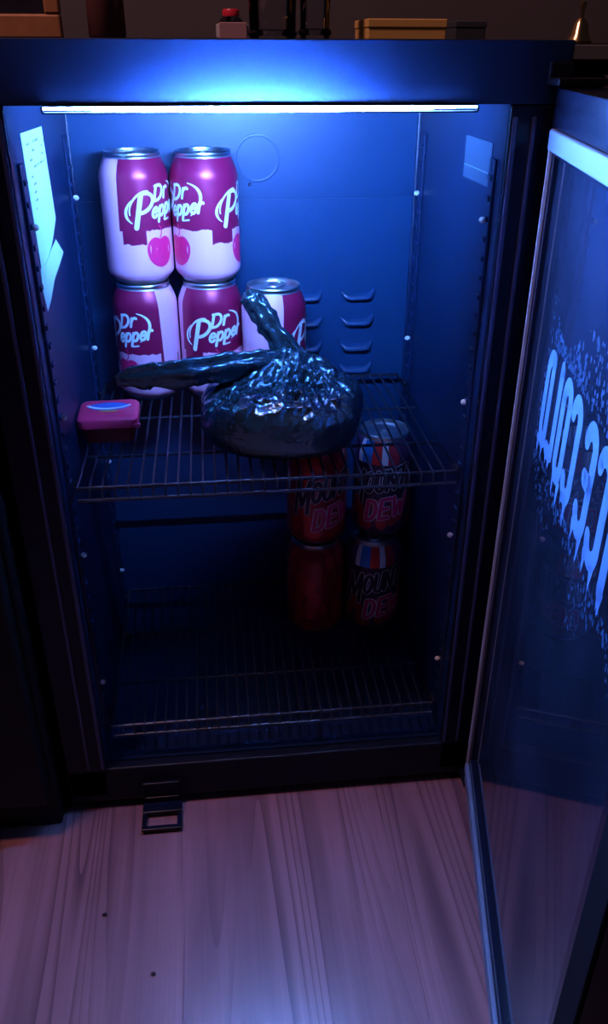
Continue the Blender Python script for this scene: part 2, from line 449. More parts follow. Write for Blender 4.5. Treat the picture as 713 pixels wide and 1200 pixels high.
# torn paper label on one side wall: slightly curled sheet with thickness
def sheet(pts_front, thick, axis_x):
    """pts: (y,z,lift) polygon outline on the plane x = axis_x, lifted inwards"""
    s = 1 if axis_x < 0 else -1
    n = len(pts_front); m = MB()
    vs_ = [(axis_x + s * (l + thick), y, z) for (y, z, l) in pts_front] + [(axis_x + s * l, y, z) for (y, z, l) in pts_front]
    fs = [tuple(range(n)), tuple(reversed(range(n, 2 * n)))]
    for i in range(n): fs.append((i, (i + 1) % n, n + (i + 1) % n, n + i))
    return m.add(vs_, fs)
pl = sheet([(0.046, 0.653, 0.0004), (0.138, 0.651, 0.0004), (0.146, 0.577, 0.0004), (0.118, 0.566, 0.0008), (0.088, 0.557, 0.0014), (0.060, 0.549, 0.001), (0.050, 0.553, 0.0006), (0.048, 0.600, 0.0004)], 0.0003, -W)
plo = pl.build('paper_label', M['paper'], fr); plo['label'] = 'white paper label with a torn lower end'
pl2 = sheet([(0.046, 0.556, 0.0006), (0.062, 0.5535, 0.001), (0.092, 0.5620, 0.003), (0.118, 0.5640, 0.003), (0.135, 0.550, 0.005), (0.112, 0.544, 0.004), (0.085, 0.538, 0.003), (0.056, 0.528, 0.003), (0.038, 0.524, 0.003), (0.040, 0.540, 0.001)], 0.0003, -W)
pl2.build('torn_flap', M['paper'], plo)
mk = MB(); rnd = random.Random(3)
for r_i in range(15):
    z = 0.643 - r_i * 0.0058; y = 0.060 + rnd.random() * 0.01
    while y < 0.125:
        l = 0.004 + rnd.random() * 0.010
        if rnd.random() < 0.45: mk.box(-W + 0.0007, -W + 0.00085, y, min(y + l, 0.128), z, z + 0.0016)
        y += l + 0.004
mk.build('fine_print', M['paper_ink'], plo)
# rating sticker on the other side wall
st_ = MB().box(W - 0.0006, W - 0.0001, 0.034, 0.106, 0.613, 0.645).build('rating_sticker', M['sticker'], fr)
MB().box(W - 0.0008, W - 0.0006, 0.036, 0.104, 0.6225, 0.6232).build('printed_rule', M['paper_ink'], st_)
# lock bracket at the foot of the closing side
lk = MB()
lk.box(-0.1415, -0.1030, -0.0040, 0.0, 0.006, 0.036)
lk.box(-0.1430, -0.1020, -0.0170, -0.0035, 0.004, 0.0085)
lk.box(-0.1430, -0.1380, -0.0345, -0.0165, 0.004, 0.0075); lk.box(-0.1070, -0.1020, -0.0345, -0.0165, 0.004, 0.0075)
lk.box(-0.1430, -0.1020, -0.0385, -0.0335, 0.004, 0.0075)
lk.box(-0.1400, -0.1050, -0.0045, -0.0035, 0.0085, 0.016)
lk.build('lock_bracket', M['flange'], fr, bevel=0.0008)

# ---- the door, swung open on the hinge side
DA = 0.1979
H = Vector((0.2020, -0.0200, 0)); T = Vector((-math.sin(DA), -math.cos(DA), 0)); NI = Vector((-math.cos(DA), math.sin(DA), 0))
def dp(a, z, o=0.0):
    p = H + T * a + NI * o; return (p.x, p.y, z)
def dbox(m, a0, a1, z0, z1, o0, o1):
    return m.hexa([dp(a0, z0, o0), dp(a1, z0, o0), dp(a1, z0, o1), dp(a0, z0, o1), dp(a0, z1, o0), dp(a1, z1, o0), dp(a1, z1, o1), dp(a0, z1, o1)])
DZ0, DZ1 = 0.018, 0.684; A0, A1 = -0.017, 0.398; G0, G1 = 0.010, 0.361; GZ0, GZ1 = 0.060, 0.642
dm = MB()
dbox(dm, A0, G0, DZ0, DZ1, -0.036, -0.001); dbox(dm, G1, A1, DZ0, DZ1, -0.036, -0.001)
dbox(dm, G0, G1, DZ0, GZ0, -0.036, -0.001); dbox(dm, G0, G1, GZ1, DZ1, -0.036, -0.001)
door = dm.build('door', M['flange'], fr)
door['label'] = 'open glass door with black frame'
g = MB(); dbox(g, G0 - 0.004, G1 + 0.004, GZ0 - 0.004, GZ1 + 0.004, -0.0085, -0.0045); g.build('glass_pane', M['veiled_glass'], door)
g = MB(); dbox(g, G0 - 0.004, G1 + 0.004, GZ0 - 0.004, GZ1 + 0.004, -0.0300, -0.0260); g.build('glass_pane', M['door_glass'], door)
def dtube(pts, r, n=8):
    return MB().tube([dp(*p) for p in pts], r, n)
# gasket: thin pale bead up the hinge side, wider rubber along top and bottom, an added dark strip on the free side
for (za_, zb_) in ((0.6455, 0.6590), (0.0385, 0.0480)):
    gk = MB(); dbox(gk, 0.002, 0.366, za_, zb_, -0.001, 0.0035); gk.build('gasket', M['gasket'], door, bevel=0.0012)
sg = MB(); dbox(sg, 0.373, 0.3975, 0.0300, 0.6700, -0.001, 0.0015); sg.build('gasket', M['rubber'], door, bevel=0.0006)  # wide black strip, added to darken the stile where it would reflect
gb = MB(); dbox(gb, -0.0009, 0.0009, 0.0385, 0.6590, -0.001, 0.0020); gb.build('gasket_bead', M['gasket_line'], door, bevel=0.0005)
rb = MB(); dbox(rb, 0.002, 0.366, 0.0255, 0.0285, -0.001, 0.002); rb.build('lower_bead', M['gasket'], door, bevel=0.0006)
hb = MB(); dbox(hb, 0.380, 0.390, 0.25, 0.48, -0.062, -0.055); dbox(hb, 0.382, 0.388, 0.255, 0.265, -0.056, -0.036); dbox(hb, 0.382, 0.388, 0.465, 0.475, -0.056, -0.036)
hb.build('handle', M['flange'], door, bevel=0.002)
hz = MB(); hz.box(0.200, 0.236, -0.022, 0.012, 0.0115, 0.0165); hz.build('hinge', M['shell'], fr, bevel=0.001)
hz = MB(); hz.box(0.200, 0.236, -0.022, 0.004, 0.6858, 0.6905); hz.box(0.200, 0.217, -0.004, 0.0, 0.6858, 0.700); hz.build('hinge', M['shell'], fr, bevel=0.001)

# ---- stroke lettering: ribbons with round ends
def ribbon(m, pts, w, fn, closed=False):
    """flat ribbon of half width w along 2D pts, mapped by fn(u,v)->3D"""
    P = [Vector((p[0], p[1])) for p in pts]; n = len(P)
    vs_ = []; fs = []
    for i in range(n):
        a = P[i - 1] if (i > 0 or closed) else P[i]; b_ = P[(i + 1) % n] if (i < n - 1 or closed) else P[i]
        t = (b_ - a); t = t.normalized() if t.length > 1e-9 else Vector((1, 0)); nn = Vector((-t.y, t.x))
        ww = w(i / (n - 1)) if callable(w) else w
        vs_.append(fn(*(P[i] + nn * ww))); vs_.append(fn(*(P[i] - nn * ww)))
    for i in range(n - (0 if closed else 1)):
        j = (i + 1) % n; fs.append((2 * i, 2 * i + 1, 2 * j + 1, 2 * j))
    m.add(vs_, fs)
    if not closed:
        for e in (0, n - 1):
            ww = w(e / (n - 1)) if callable(w) else w
            ring = [fn(P[e].x + ww * math.cos(2 * math.pi * k / 10), P[e].y + ww * math.sin(2 * math.pi * k / 10)) for k in range(10)]
            m.add(ring, [tuple(range(10))])
def arc(cx, cy, rx, ry, a0, a1, n=14):
    return [(cx + rx * math.cos(math.radians(a0 + (a1 - a0) * i / n)), cy + ry * math.sin(math.radians(a0 + (a1 - a0) * i / n))) for i in range(n + 1)]
def seg(a, b, n=5):
    return [(a[0] + (b[0] - a[0]) * i / n, a[1] + (b[1] - a[1]) * i / n) for i in range(n + 1)]

# ICE COLD on the glass: tall narrow rounded letters with icicle feet, read from outside
def poly_letter(ch):
    S = {'I': [seg((.5, 0), (.5, 1))],
         'C': [arc(.5, .80, .32, .16, 10, 180, 10) + arc(.5, .20, .32, .16, 180, 350, 10)],
         'E': [arc(.5, .80, .32, .16, 10, 180, 10) + arc(.5, .20, .32, .16, 180, 350, 10), seg((.2, .52), (.62, .52))],
         'O': [arc(.5, .80, .32, .16, 0, 180, 10) + arc(.5, .20, .32, .16, 180, 360, 10) + [(.82, .80)]],
         'L': [seg((.2, 1), (.2, .07), 6) + seg((.2, .07), (.85, .07))[1:]],
         'D': [seg((.2, .95), (.45, .95), 3) + arc(.45, .75, .36, .20, 90, 0, 8)[1:] + arc(.45, .25, .36, .20, 0, -90, 8) + seg((.45, .05), (.2, .05), 3)[1:] + seg((.2, .05), (.2, .95), 5)[1:]]}
    return S[ch]
let = MB(); BZ, HT = 0.4585, 0.067
# letter slots: (character, start along, width); text runs from the free edge towards the hinge
slots = [(ch, c_ + w_ / 2, w_) for (ch, c_, w_) in (('I', 0.2810, 0.012), ('C', 0.2520, 0.032), ('E', 0.2185, 0.031), ('C', 0.1775, 0.029), ('O', 0.1480, 0.028), ('L', 0.1165, 0.024), ('D', 0.0890, 0.026))]
for ch, a0, wd in slots:
    fn = lambda u, v, a0=a0, wd=wd: dp(a0 - u * wd / 1.0, BZ + v * HT, -0.0040)
    for st in poly_letter(ch):
        # ribbon in metric units so that the stroke keeps its width
        fm = lambda u, v, a0=a0: dp(a0 - u, BZ + v, -0.0042)
        ribbon(let, [(u * wd, v * HT) for (u, v) in st], 0.0058, fm)
rnd = random.Random(11)
for ch, a0, wd in slots:
    for k in range(2):
        u = a0 - wd * (0.25 + 0.5 * k) + rnd.uniform(-.003, .003); l = rnd.uniform(0.006, 0.020)
        let.add([dp(u - 0.0045, BZ + 0.003, -0.0042), dp(u + 0.0045, BZ + 0.003, -0.0042), dp(u + 0.0012, BZ - l * .7, -0.0042), dp(u, BZ - l, -0.0042)], [(0, 1, 2, 3)])
lo_ = let.build('ice_lettering', M['decal'], door); lo_['label'] = 'pale ICE COLD lettering with icicles'
fs_ = MB()
def flake(a, z, r):
    n = rnd.randint(5, 8); ph = rnd.random() * 6
    ring = [dp(a + r * rnd.uniform(.4, 1.1) * math.cos(ph + 6.283 * k / n), z + r * rnd.uniform(.5, 1.3) * math.sin(ph + 6.283 * k / n), -0.0043) for k in range(n)]
    fs_.add(ring, [tuple(range(n))])
for k in range(330):
    a = rnd.uniform(0.085, 0.335); h = rnd.random() ** 1.5
    flake(a, 0.532 + h * 0.034 * (0.7 + 0.5 * math.sin(a * 40)), rnd.uniform(0.0010, 0.0030))
for k in range(300):
    a = rnd.uniform(0.072, 0.335); h = rnd.random() ** 1.6
    flake(a, 0.450 - h * 0.040 * (0.7 + 0.5 * math.sin(a * 55 + 1)), rnd.uniform(0.0008, 0.0026))
for k in range(60):
    flake(rnd.uniform(0.066, 0.078), rnd.uniform(0.43, 0.56), rnd.uniform(0.0008, 0.0022))
fo = fs_.build('frost_print', M['frost'], door); tag(fo, kind='stuff')

# ------------------------------------------------------------------ wire shelves
def wire_shelf(z, label, y0, y1):
    root = empty('wire_shelf', (0, 0, z))
    tag(root, label, 'shelf', 'wire shelves in the fridge')
    hw = W - 0.0100
    R = 0.0013
    f = MB()
    f.tube([(-hw, y0, -R), (-hw, y1, -R), (hw, y1, -R), (hw, y0, -R), (-hw, y0, -R)], 0.0019, 8)
    f.build('frame', M['wire'], root, smooth=True)
    MB().tube([(-hw, y0 - 0.0026, -0.0118), (hw, y0 - 0.0026, -0.0118)], 0.0018, 8).build('front_rail', M['wire'], root, smooth=True)
    for yy in (y0 + 0.070, y0 + 0.160):
        MB().tube([(-hw, yy, -0.0046), (hw, yy, -0.0046)], 0.0016, 8).build('cross_bar', M['wire'], root, smooth=True)
    wm = MB().tube([(0, y1, 0), (0, y0 - 0.001, 0), (0, y0 - 0.0026, -0.0025), (0, y0 - 0.0026, -0.0125)], 0.0012, 6).mesh('wire', True)
    wm.materials.append(M['wire'])
    n = 31
    for i in range(1, n):
        o = bpy.data.objects.new('wire', wm); COL.objects.link(o); o.parent = root; o.location = (-hw + 2 * hw * i / n, 0, -0.0003)
    # end tabs that rest on the rails
    for s in (-1, 1):
        for yy in (0.026, 0.250):
            MB().box(*sorted((s * (hw - 0.001), s * (W - 0.0046))), yy - 0.005, yy + 0.005, -0.0045, -0.0020).build('end_tab', M['wire'], root, bevel=0.0005, seg=1)
    return root
ZS = 0.378
wire_shelf(ZS, 'black wire shelf carrying the pink cans and the black bag', 0.0130, 0.268)
wire_shelf(0.102, 'black wire rack at the bottom of the fridge under the red cans', 0.0160, 0.262)

# ------------------------------------------------------------------ cans
CAN_PROF = [(0.0, 0.0045), (0.018, 0.0040), (0.0225, 0.0008), (0.0240, 0.0), (0.0255, 0.0010), (0.0285, 0.0052), (0.0315, 0.0085), (0.0328, 0.0115), (0.0331, 0.016), (0.0331, 0.060),
            (0.0331, 0.0985), (0.0327, 0.1020), (0.0316, 0.1060), (0.0298, 0.1105), (0.0283, 0.1140), (0.0270, 0.1165), (0.0266, 0.1180)]
def can_z_r(z):
    for (r0, z0), (r1, z1) in zip(CAN_PROF[3:], CAN_PROF[4:]):
        if z0 <= z <= z1: return r0 + (r1 - r0) * (z - z0) / max(z1 - z0, 1e-9)
    return 0.0331
def cyl(rot_deg, zc, eps):
    """print mapping: u metres along the wrap to the viewer's right, v metres up"""
    def fn(u, v):
        a = math.radians(rot_deg) + u / 0.0331; z = zc + v; r = can_z_r(z) + eps
        return (r * math.sin(a), -r * math.cos(a), z)
    return fn
# glyphs in a unit x-height box; baseline 0
GL = {'e': [seg((.12, .52), (.85, .56), 4) + arc(.5, .5, .38, .46, 10, 320, 16)],
      'p': [seg((.12, .95), (.12, -.50), 6), arc(.48, .5, .36, .46, 150, -150, 14)],
      'r': [seg((.15, .95), (.15, .02), 4), arc(.55, .50, .40, .46, 175, 55, 7)],
      'D': [seg((.12, 1.5), (.12, .05), 6), seg((.02, 1.5), (.4, 1.5), 3) + arc(.40, .775, .55, .725, 90, -90, 16)[1:] + seg((.40, .05), (.02, .05), 3)[1:]]}
def logo(rot):
    """two-line script wordmark in an open ring"""
    m = MB(); fn0 = cyl(rot, 0.0765, 0.00018)
    slope = math.tan(math.radians(9))
    def put(ch, x, y, sx, sy, w):
        for st in GL[ch]:
            pts = []
            for (u, v) in st:
                px = x + u * sx + v * sy * 0.22; pts.append((px, y + v * sy + px * slope))
            ribbon(m, pts, w, fn0)
    W1 = 0.0014
    def P(pts): return [(p[0] + (p[1]) * 0.22, p[1] + (p[0] + p[1] * .22) * slope) for p in pts]
    # big initial whose bowl sweeps back to the left
    ribbon(m, P(seg((-0.0195, -0.0165), (-0.0195, 0.0110), 8)), 0.0023, fn0)
    ribbon(m, P(arc(-0.0170, 0.0045, 0.0105, 0.0085, 110, -100, 18)), 0.0017, fn0)
    ribbon(m, P(arc(-0.0165, 0.0015, 0.0122, 0.0128, 75, 205, 16)), lambda t: 0.0012 * (1 - .5 * t), fn0)
    x = -0.0080
    for ch, wd in (('e', .0080), ('p', .0082), ('p', .0082), ('e', .0078), ('r', .0060)):
        put(ch, x, -0.0112, wd * 0.92, 0.0092, W1); x += wd
    put('D', -0.0050, 0.0035, 0.0105, 0.0088, W1); put('r', 0.0075, 0.0040, 0.0075, 0.0090, W1)
    # ring, open on the lower left
    ribbon(m, P(arc(-0.0020, 0.0, 0.0300, 0.0190, 62, -42, 26)), lambda t: 0.0004 + 0.0011 * math.sin(math.pi * t), fn0)
    ribbon(m, P(arc(-0.0020, 0.0, 0.0300, 0.0175, 150, 222, 18)), lambda t: 0.0004 + 0.0010 * math.sin(math.pi * t), fn0)
    # small line under the word
    ribbon(m, P(seg((0.0125, -0.0165), (0.0190, -0.0165), 5)), 0.0008, fn0)
    return m
def cherry(rot):
    m = MB(); fn = cyl(rot, 0.0355, 0.00018)
    n = 40; pts = []
    for k in range(n):
        t = 2 * math.pi * k / n
        r = 0.0145 * (1 - 0.16 * math.sin(t) * abs(math.sin(t)) - 0.22 * max(0, math.cos(t - math.pi / 2)) ** 12)
        pts.append((r * math.cos(t) * 1.02, r * math.sin(t) * 1.05))
    vs_ = [fn(0, 0)] + [fn(*p) for p in pts] + [fn(p[0] * .5, p[1] * .5) for p in pts]
    fs = [(0, n + 1 + k, n + 1 + (k + 1) % n) for k in range(n)] + [(n + 1 + k, 1 + k, 1 + (k + 1) % n, n + 1 + (k + 1) % n) for k in range(n)]
    m.add(vs_, fs)
    ribbon(m, arc(-0.002, 0.016, 0.004, 0.006, -60, 70, 8), 0.0007, fn)
    return m
def can_shell(name, body_mat):
    root = empty(name)
    body = MB().lathe(CAN_PROF, 64, close=False).build('body', body_mat, root, smooth=True)
    lid = MB().lathe([(0.0266, 0.1178), (0.0272, 0.1196), (0.0272, 0.1212), (0.0265, 0.1220), (0.0256, 0.1215), (0.0250, 0.1185), (0.0243, 0.1172), (0.0235, 0.1176), (0.0228, 0.1184), (0.0, 0.1184)], 64, close=False)
    lo2 = lid.build('lid', M['alu'], root, smooth=True)
    tb = MB()
    tb.tube([(0.0075 * math.cos(a), -0.006 + 0.011 * math.sin(a), 0.1195) for a in [2 * math.pi * k / 20 for k in range(21)]], 0.0011, 6)
    tb.box(-0.0065, 0.0065, -0.003, 0.006, 0.1188, 0.1198); tb.lathe([(0.0, 0.1184), (0.0026, 0.1184), (0.0026, 0.1205), (0.0, 0.1208)], 12, (0, 0.0005, 0), close=False)
    tb.build('pull_tab', M['alu'], lo2, smooth=True)
    mo = MB().tube([(0.0085 * math.cos(a), -0.0125 + 0.0085 * math.sin(a), 0.1184) for a in [2 * math.pi * k / 24 for k in range(25)]], 0.0005, 5)
    mo.build('score_line', M['alu'], lo2, smooth=True)
    return root
proto_pink = can_shell('soda_can', M['can_pink'])
for s in (-65, 65):
    logo(s).build('logo_lettering', M['ink_white'], proto_pink)
    cherry(s).build('cherry_print', M['ink_red'], proto_pink)
# dark side seam block print
blk = MB(); ribbon(blk, seg((0, -0.020), (0, 0.020), 8), 0.0011, cyl(172, 0.028, 0.00018)); blk.build('side_print', M['ink_navy'], proto_pink)

# view direction offset: a can at x sees the camera at azimuth phi
CAMXY = Vector((-0.043, -0.6363))
def face(x, y): return math.atan2(CAMXY.x - x, -(CAMXY.y - y))
pink_spots = [  # x, y, level, rot(deg), label
    (-0.1128, 0.2340, 0, -109, 'pink and maroon soda can at the base of the stack behind the red tub'),
    (-0.0453, 0.2331, 0, 72, 'maroon-faced soda can at the base of its stack behind the bag handle'),
    (0.0190, 0.2050, 0, 150, 'single unstacked pink and maroon soda can with its lid showing'),
    (-0.1128, 0.2340, 1, 103, 'pink soda can with a wide pale side, upper can behind the red tub'),
    (-0.0453, 0.2331, 1, 9.5, 'upper soda can showing parts of two wordmarks, beside the pale-sided upper can'),
]
for i, (x, y, lv_, rot, lab) in enumerate(pink_spots):
    o = proto_pink if i == 0 else copy_tree(proto_pink)
    o.location = (x, y, ZS + 0.0009 + lv_ * 0.1222)
    o.rotation_euler = (0, 0, math.radians(rot) + face(x, y))
    tag(o, lab, 'soda can', 'pink and maroon cans on the wire shelf')

def block_text(m, txt, x, y, sx, sy, w, fn, slope, shear=0.12, gap=0.25):
    G = {'M': [[(0, 0), (0.05, 1)], [(0.05, 1), (.5, .25)], [(.5, .25), (.95, 1)], [(.95, 1), (1, 0)]],
         'O': [arc(.5, .5, .42, .48, 0, 360, 18)], 'U': [seg((.08, 1), (.08, .35), 3) + arc(.5, .35, .42, .34, 180, 360, 9) + seg((.92, .35), (.92, 1), 3)],
         'N': [[(0.05, 0), (0.05, 1)], [(.05, 1), (.95, 0)], [(.95, 0), (.95, 1)]], 'T': [[(.5, 0), (.5, 1)], [(0, 1), (1, 1)]],
         'A': [[(0, 0), (.5, 1)], [(.5, 1), (1, 0)], [(.2, .35), (.8, .35)]], 'I': [[(.5, 0), (.5, 1)]],
         'D': [seg((.08, 0), (.08, 1), 4), seg((.08, 1), (.4, 1), 2) + arc(.4, .5, .52, .5, 90, -90, 12) + seg((.4, 0), (.08, 0), 2)],
         'E': [[(.1, 0), (.1, 1)], [(.1, 1), (.9, 1)], [(.1, .5), (.75, .5)], [(.1, 0), (.9, 0)]],
         'W': [[(0, 1), (.25, 0)], [(.25, 0), (.5, .7)], [(.5, .7), (.75, 0)], [(.75, 0), (1, 1)]]}
    for ch in txt:
        k = 0.45 if ch == 'I' else (1.25 if ch in 'MW' else 1.0)
        for st in G[ch]:
            if len(st) == 2: st = seg(st[0], st[1], 5)
            pts = []
            for (u, v) in st:
                px = x + u * sx * k + v * sy * shear; pts.append((px, y + v * sy + px * slope))
            ribbon(m, pts, w, fn)
        x += sx * (k + gap)
def citrus_print(root, rot):
    sl = math.tan(math.radians(12))
    for (txt, x, y, sx, sy, ink) in (('M', -0.0310, 0.0470, 0.0118, 0.0380, 'ink_navy'), ('OUNTAIN', -0.0115, 0.0590, 0.0098, 0.0235, 'ink_navy'), ('DEW', -0.0095, 0.0250, 0.0120, 0.0230, 'ink_red')):
        a = MB(); block_text(a, txt, x, y - 0.0, sx, sy, 0.0030, cyl(rot, 0.0, 0.00016), sl); a.build('lettering_outline', M['ink_white'], root)
        a = MB(); block_text(a, txt, x, y - 0.0, sx, sy, 0.0022, cyl(rot, 0.0, 0.00032), sl); a.build('lettering', M[ink], root)
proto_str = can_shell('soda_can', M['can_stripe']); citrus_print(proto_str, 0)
proto_red = can_shell('soda_can', M['can_red']); citrus_print(proto_red, 0)
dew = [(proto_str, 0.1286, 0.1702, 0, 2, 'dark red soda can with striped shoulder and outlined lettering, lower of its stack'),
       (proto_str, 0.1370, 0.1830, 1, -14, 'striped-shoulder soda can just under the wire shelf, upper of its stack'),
       (proto_red, 0.0605, 0.1702, 0, 150, 'plain red soda can at the base of the stack beside the striped cans'),
       (proto_red, 0.0612, 0.1712, 1, 10, 'red lettered soda can on top of the plain red can under the shelf')]
seen = set()
for (pr, x, y, lv_, rot, lab) in dew:
    o = pr if pr.name not in seen else copy_tree(pr); seen.add(pr.name)
    o.location = (x, y, 0.1029 + lv_ * 0.1222); o.rotation_euler = (0, 0, math.radians(rot) + face(x, y))
    tag(o, lab, 'soda can', 'red cans on the bottom rack')

# ------------------------------------------------------------------ black plastic bag
bag = empty('plastic_bag', (0.015, 0.078, ZS))
tag(bag, 'glossy black plastic bag knotted around something, lying on the wire shelf', 'bag')
def wr(p, s, seed=0.0): return noise.noise(Vector((p[0] * s + seed, p[1] * s, p[2] * s)))
def bag_body():
    m = MB(); nu, nv = 240, 140; vs_ = []; fs = []
    KX, KY, KZ = 0.012, 0.020, 0.080
    for j in range(nv + 1):
        ph = math.pi * j / nv
        for i in range(nu):
            th = 2 * math.pi * i / nu
            cx, cy, cz = math.sin(ph) * math.cos(th), math.sin(ph) * math.sin(th), -math.cos(ph)
            # squarish lump, a lying cylinder across the shelf
            e = 0.80
            sx = math.copysign(abs(cx) ** e, cx); sy = math.copysign(abs(cy) ** e, cy); sz = math.copysign(abs(cz) ** 0.78, cz)
            x, y, z = sx * 0.0740, sy * 0.0600, 0.0345 + sz * 0.0345
            upf = max(0.0, min(1.0, (z - 0.030) / 0.030))
            # gathered towards the knot
            d = math.hypot(x - KX, y - KY)
            z += upf * 0.020 * math.exp(-(d / 0.030) ** 2)
            an = math.atan2(y - KY, x - KX)
            # film pulled into creases that run out from the knot, crossed by a few sharp folds
            q1 = Vector((math.cos(an) * 4.2, math.sin(an) * 4.2, d * 14)); q2 = Vector((math.cos(an) * 9 + 3, math.sin(an) * 9, d * 30 + z * 25))
            rid1 = 1 - 2.2 * abs(noise.noise(q1)); rid2 = 1 - 2.2 * abs(noise.noise(q2))
            q3 = Vector((x * 38 + y * 14, y * 75 - x * 20, z * 40)); rid3 = 1 - 2.2 * abs(noise.noise(q3))
            q4 = Vector((x * 110 - z * 60, y * 60 + x * 50, z * 90 + 5)); rid4 = 1 - 2.2 * abs(noise.noise(q4))
            amp = upf * (0.55 + 0.45 * math.exp(-(d / 0.05) ** 2))
            disp = amp * (0.0034 * rid1 + 0.0032 * rid2 + 0.0046 * rid3 + 0.0030 * rid4 - 0.005) + 0.0010 * wr((x, y, z), 30, 9) + upf * 0.0075 * wr((x, y, z), 24, 21)
            x += cx * disp; y += cy * disp; z += max(cz, 0.2) * disp if z > 0.01 else 0
            # the far end sags round like a bottle base
            vs_.append((x, y, max(z, 0.0012)))
    for j in range(nv):
        for i in range(nu):
            i2 = (i + 1) % nu; fs.append((j * nu + i, j * nu + i2, (j + 1) * nu + i2, (j + 1) * nu + i))
    return m.add(vs_, fs)
bb_ = bag_body().build('bag_body', M['bag'], bag, smooth=False)
bb_.data.polygons.foreach_set('use_smooth', [True] * len(bb_.data.polygons))
bb_.rotation_euler = (0, 0, math.radians(-10))
def handle_mesh(path, rad, flat, seed, nu=28, twist=0.0):
    """crumpled film sleeve along a path; rad list, flat = flattening"""
    P = [Vector(p) for p in path]
    # resample by Catmull-Rom
    pts = []; rr = []; ff = []
    n = len(P)
    for i in range(n - 1):
        p0, p1, p2, p3 = P[max(i - 1, 0)], P[i], P[i + 1], P[min(i + 2, n - 1)]
        for k in range(9):
            t = k / 9
            pts.append(0.5 * ((2 * p1) + (p2 - p0) * t + (2 * p0 - 5 * p1 + 4 * p2 - p3) * t * t + (3 * p1 - p0 - 3 * p2 + p3) * t ** 3))
            rr.append(rad[i] + (rad[i + 1] - rad[i]) * t); ff.append(flat[i] + (flat[i + 1] - flat[i]) * t)
    pts.append(P[-1]); rr.append(rad[-1]); ff.append(flat[-1])
    m = MB(); vs_ = []; fs = []; prev = None; nn = len(pts)
    for i, p in enumerate(pts):
        t = (pts[min(i + 1, nn - 1)] - pts[max(i - 1, 0)]).normalized()
        x = t.cross(Vector((0, 1, 0.25))).normalized() if prev is None else (prev - t * prev.dot(t)).normalized()
        prev = x; y = t.cross(x)
        for k in range(nu):
            a = 2 * math.pi * k / nu + twist * i / nn
            q = p + x * math.cos(a) * rr[i] + y * math.sin(a) * rr[i] * ff[i]
            ple = math.sin(a * 6 + seed + i * 0.05) * 0.16 + 0.30 * wr((q.x, q.y, q.z), 70, seed) + 0.25 * (0.5 - abs(wr((q.x, q.y, q.z), 130, seed + 2)) * 2)
            q = p + (q - p) * (1 + ple)
            vs_.append(q)
    for i in range(nn - 1):
        for k in range(nu):
            k2 = (k + 1) % nu; fs.append((i * nu + k, i * nu + k2, (i + 1) * nu + k2, (i + 1) * nu + k))
    fs.append(tuple(reversed(range(nu)))); fs.append(tuple(range((nn - 1) * nu, nn * nu)))
    return m.add(vs_, fs)
h1 = handle_mesh([(0.016, 0.018, 0.066), (-0.010, 0.012, 0.078), (-0.045, 0.006, 0.078), (-0.085, 0.000, 0.076), (-0.125, -0.004, 0.076), (-0.147, -0.006, 0.0735)],
                 [0.013, 0.014, 0.0140, 0.0140, 0.0115, 0.0045], [0.8, .7, .6, .55, .45, .4], 1.0)
o = h1.build('bag_handle', M['bag'], bag); o.data.polygons.foreach_set('use_smooth', [True] * len(o.data.polygons))
h2 = handle_mesh([(0.016, 0.022, 0.066), (0.010, 0.024, 0.083), (-0.002, 0.028, 0.100), (-0.014, 0.034, 0.118), (-0.022, 0.040, 0.133), (-0.0245, 0.042, 0.139)],
                 [0.013, 0.0105, 0.0090, 0.0100, 0.0095, 0.003], [0.9, .8, .7, .6, .6, .5], 5.0)
o = h2.build('bag_handle', M['bag'], bag); o.data.polygons.foreach_set('use_smooth', [True] * len(o.data.polygons))
kn = handle_mesh([(0.034, 0.010, 0.064), (0.026, 0.018, 0.074), (0.012, 0.026, 0.077), (0.000, 0.022, 0.068)], [0.004, 0.010, 0.011, 0.004], [1, 1, 1, 1], 8.0)
o = kn.build('knot', M['bag'], bag); o.data.polygons.foreach_set('use_smooth', [True] * len(o.data.polygons))

# ------------------------------------------------------------------ red tub
def rrect(hx, hy, r, n=6):
    pts = []
    for (sx, sy, a0) in ((1, 1, 0), (-1, 1, 90), (-1, -1, 180), (1, -1, 270)):
        for k in range(n + 1):
            a = math.radians(a0 + 90 * k / n); pts.append((sx * (hx - r) + r * math.cos(a), sy * (hy - r) + r * math.sin(a)))
    return pts
def loft(levels):
    m = MB(); n = len(levels[0][1]); vs_ = []; fs = []
    for (z, ring) in levels: vs_ += [(x, y, z) for (x, y) in ring]
    for i in range(len(levels) - 1):
        for k in range(n):
            k2 = (k + 1) % n; fs.append((i * n + k, i * n + k2, (i + 1) * n + k2, (i + 1) * n + k))
    fs.append(tuple(reversed(range(n)))); fs.append(tuple(range((len(levels) - 1) * n, len(levels) * n)))
    return m.add(vs_, fs)
tub = empty('sauce_tub', (-0.1475, 0.1240, ZS + 0.0009)); tub.rotation_euler = (0, 0, math.radians(1))
tag(tub, 'small red sauce tub with a blue and white printed lid on the wire shelf', 'tub')
loft([(0, rrect(.0220, .0200, .006)), (0.003, rrect(.0232, .0210, .007)), (0.016, rrect(.0265, .0235, .008))]).build('cup', M['tub_dark'], tub, smooth=True)
loft([(0.0155, rrect(.0265, .0238, .008)), (0.0165, rrect(.0283, .0258, .009)), (0.0235, rrect(.0286, .0260, .009)), (0.0255, rrect(.0273, .0246, .009)), (0.0262, rrect(.0242, .0212, .008))]).build('lid', M['tub'], tub, smooth=True)
e1 = MB(); rg = [(0.0195 * math.cos(2 * math.pi * k / 28), 0.006 + 0.0100 * math.sin(2 * math.pi * k / 28), 0.0264) for k in range(28)]
e1.add(rg, [tuple(range(28))]); e1.build('lid_print', M['tub_blue'], tub)
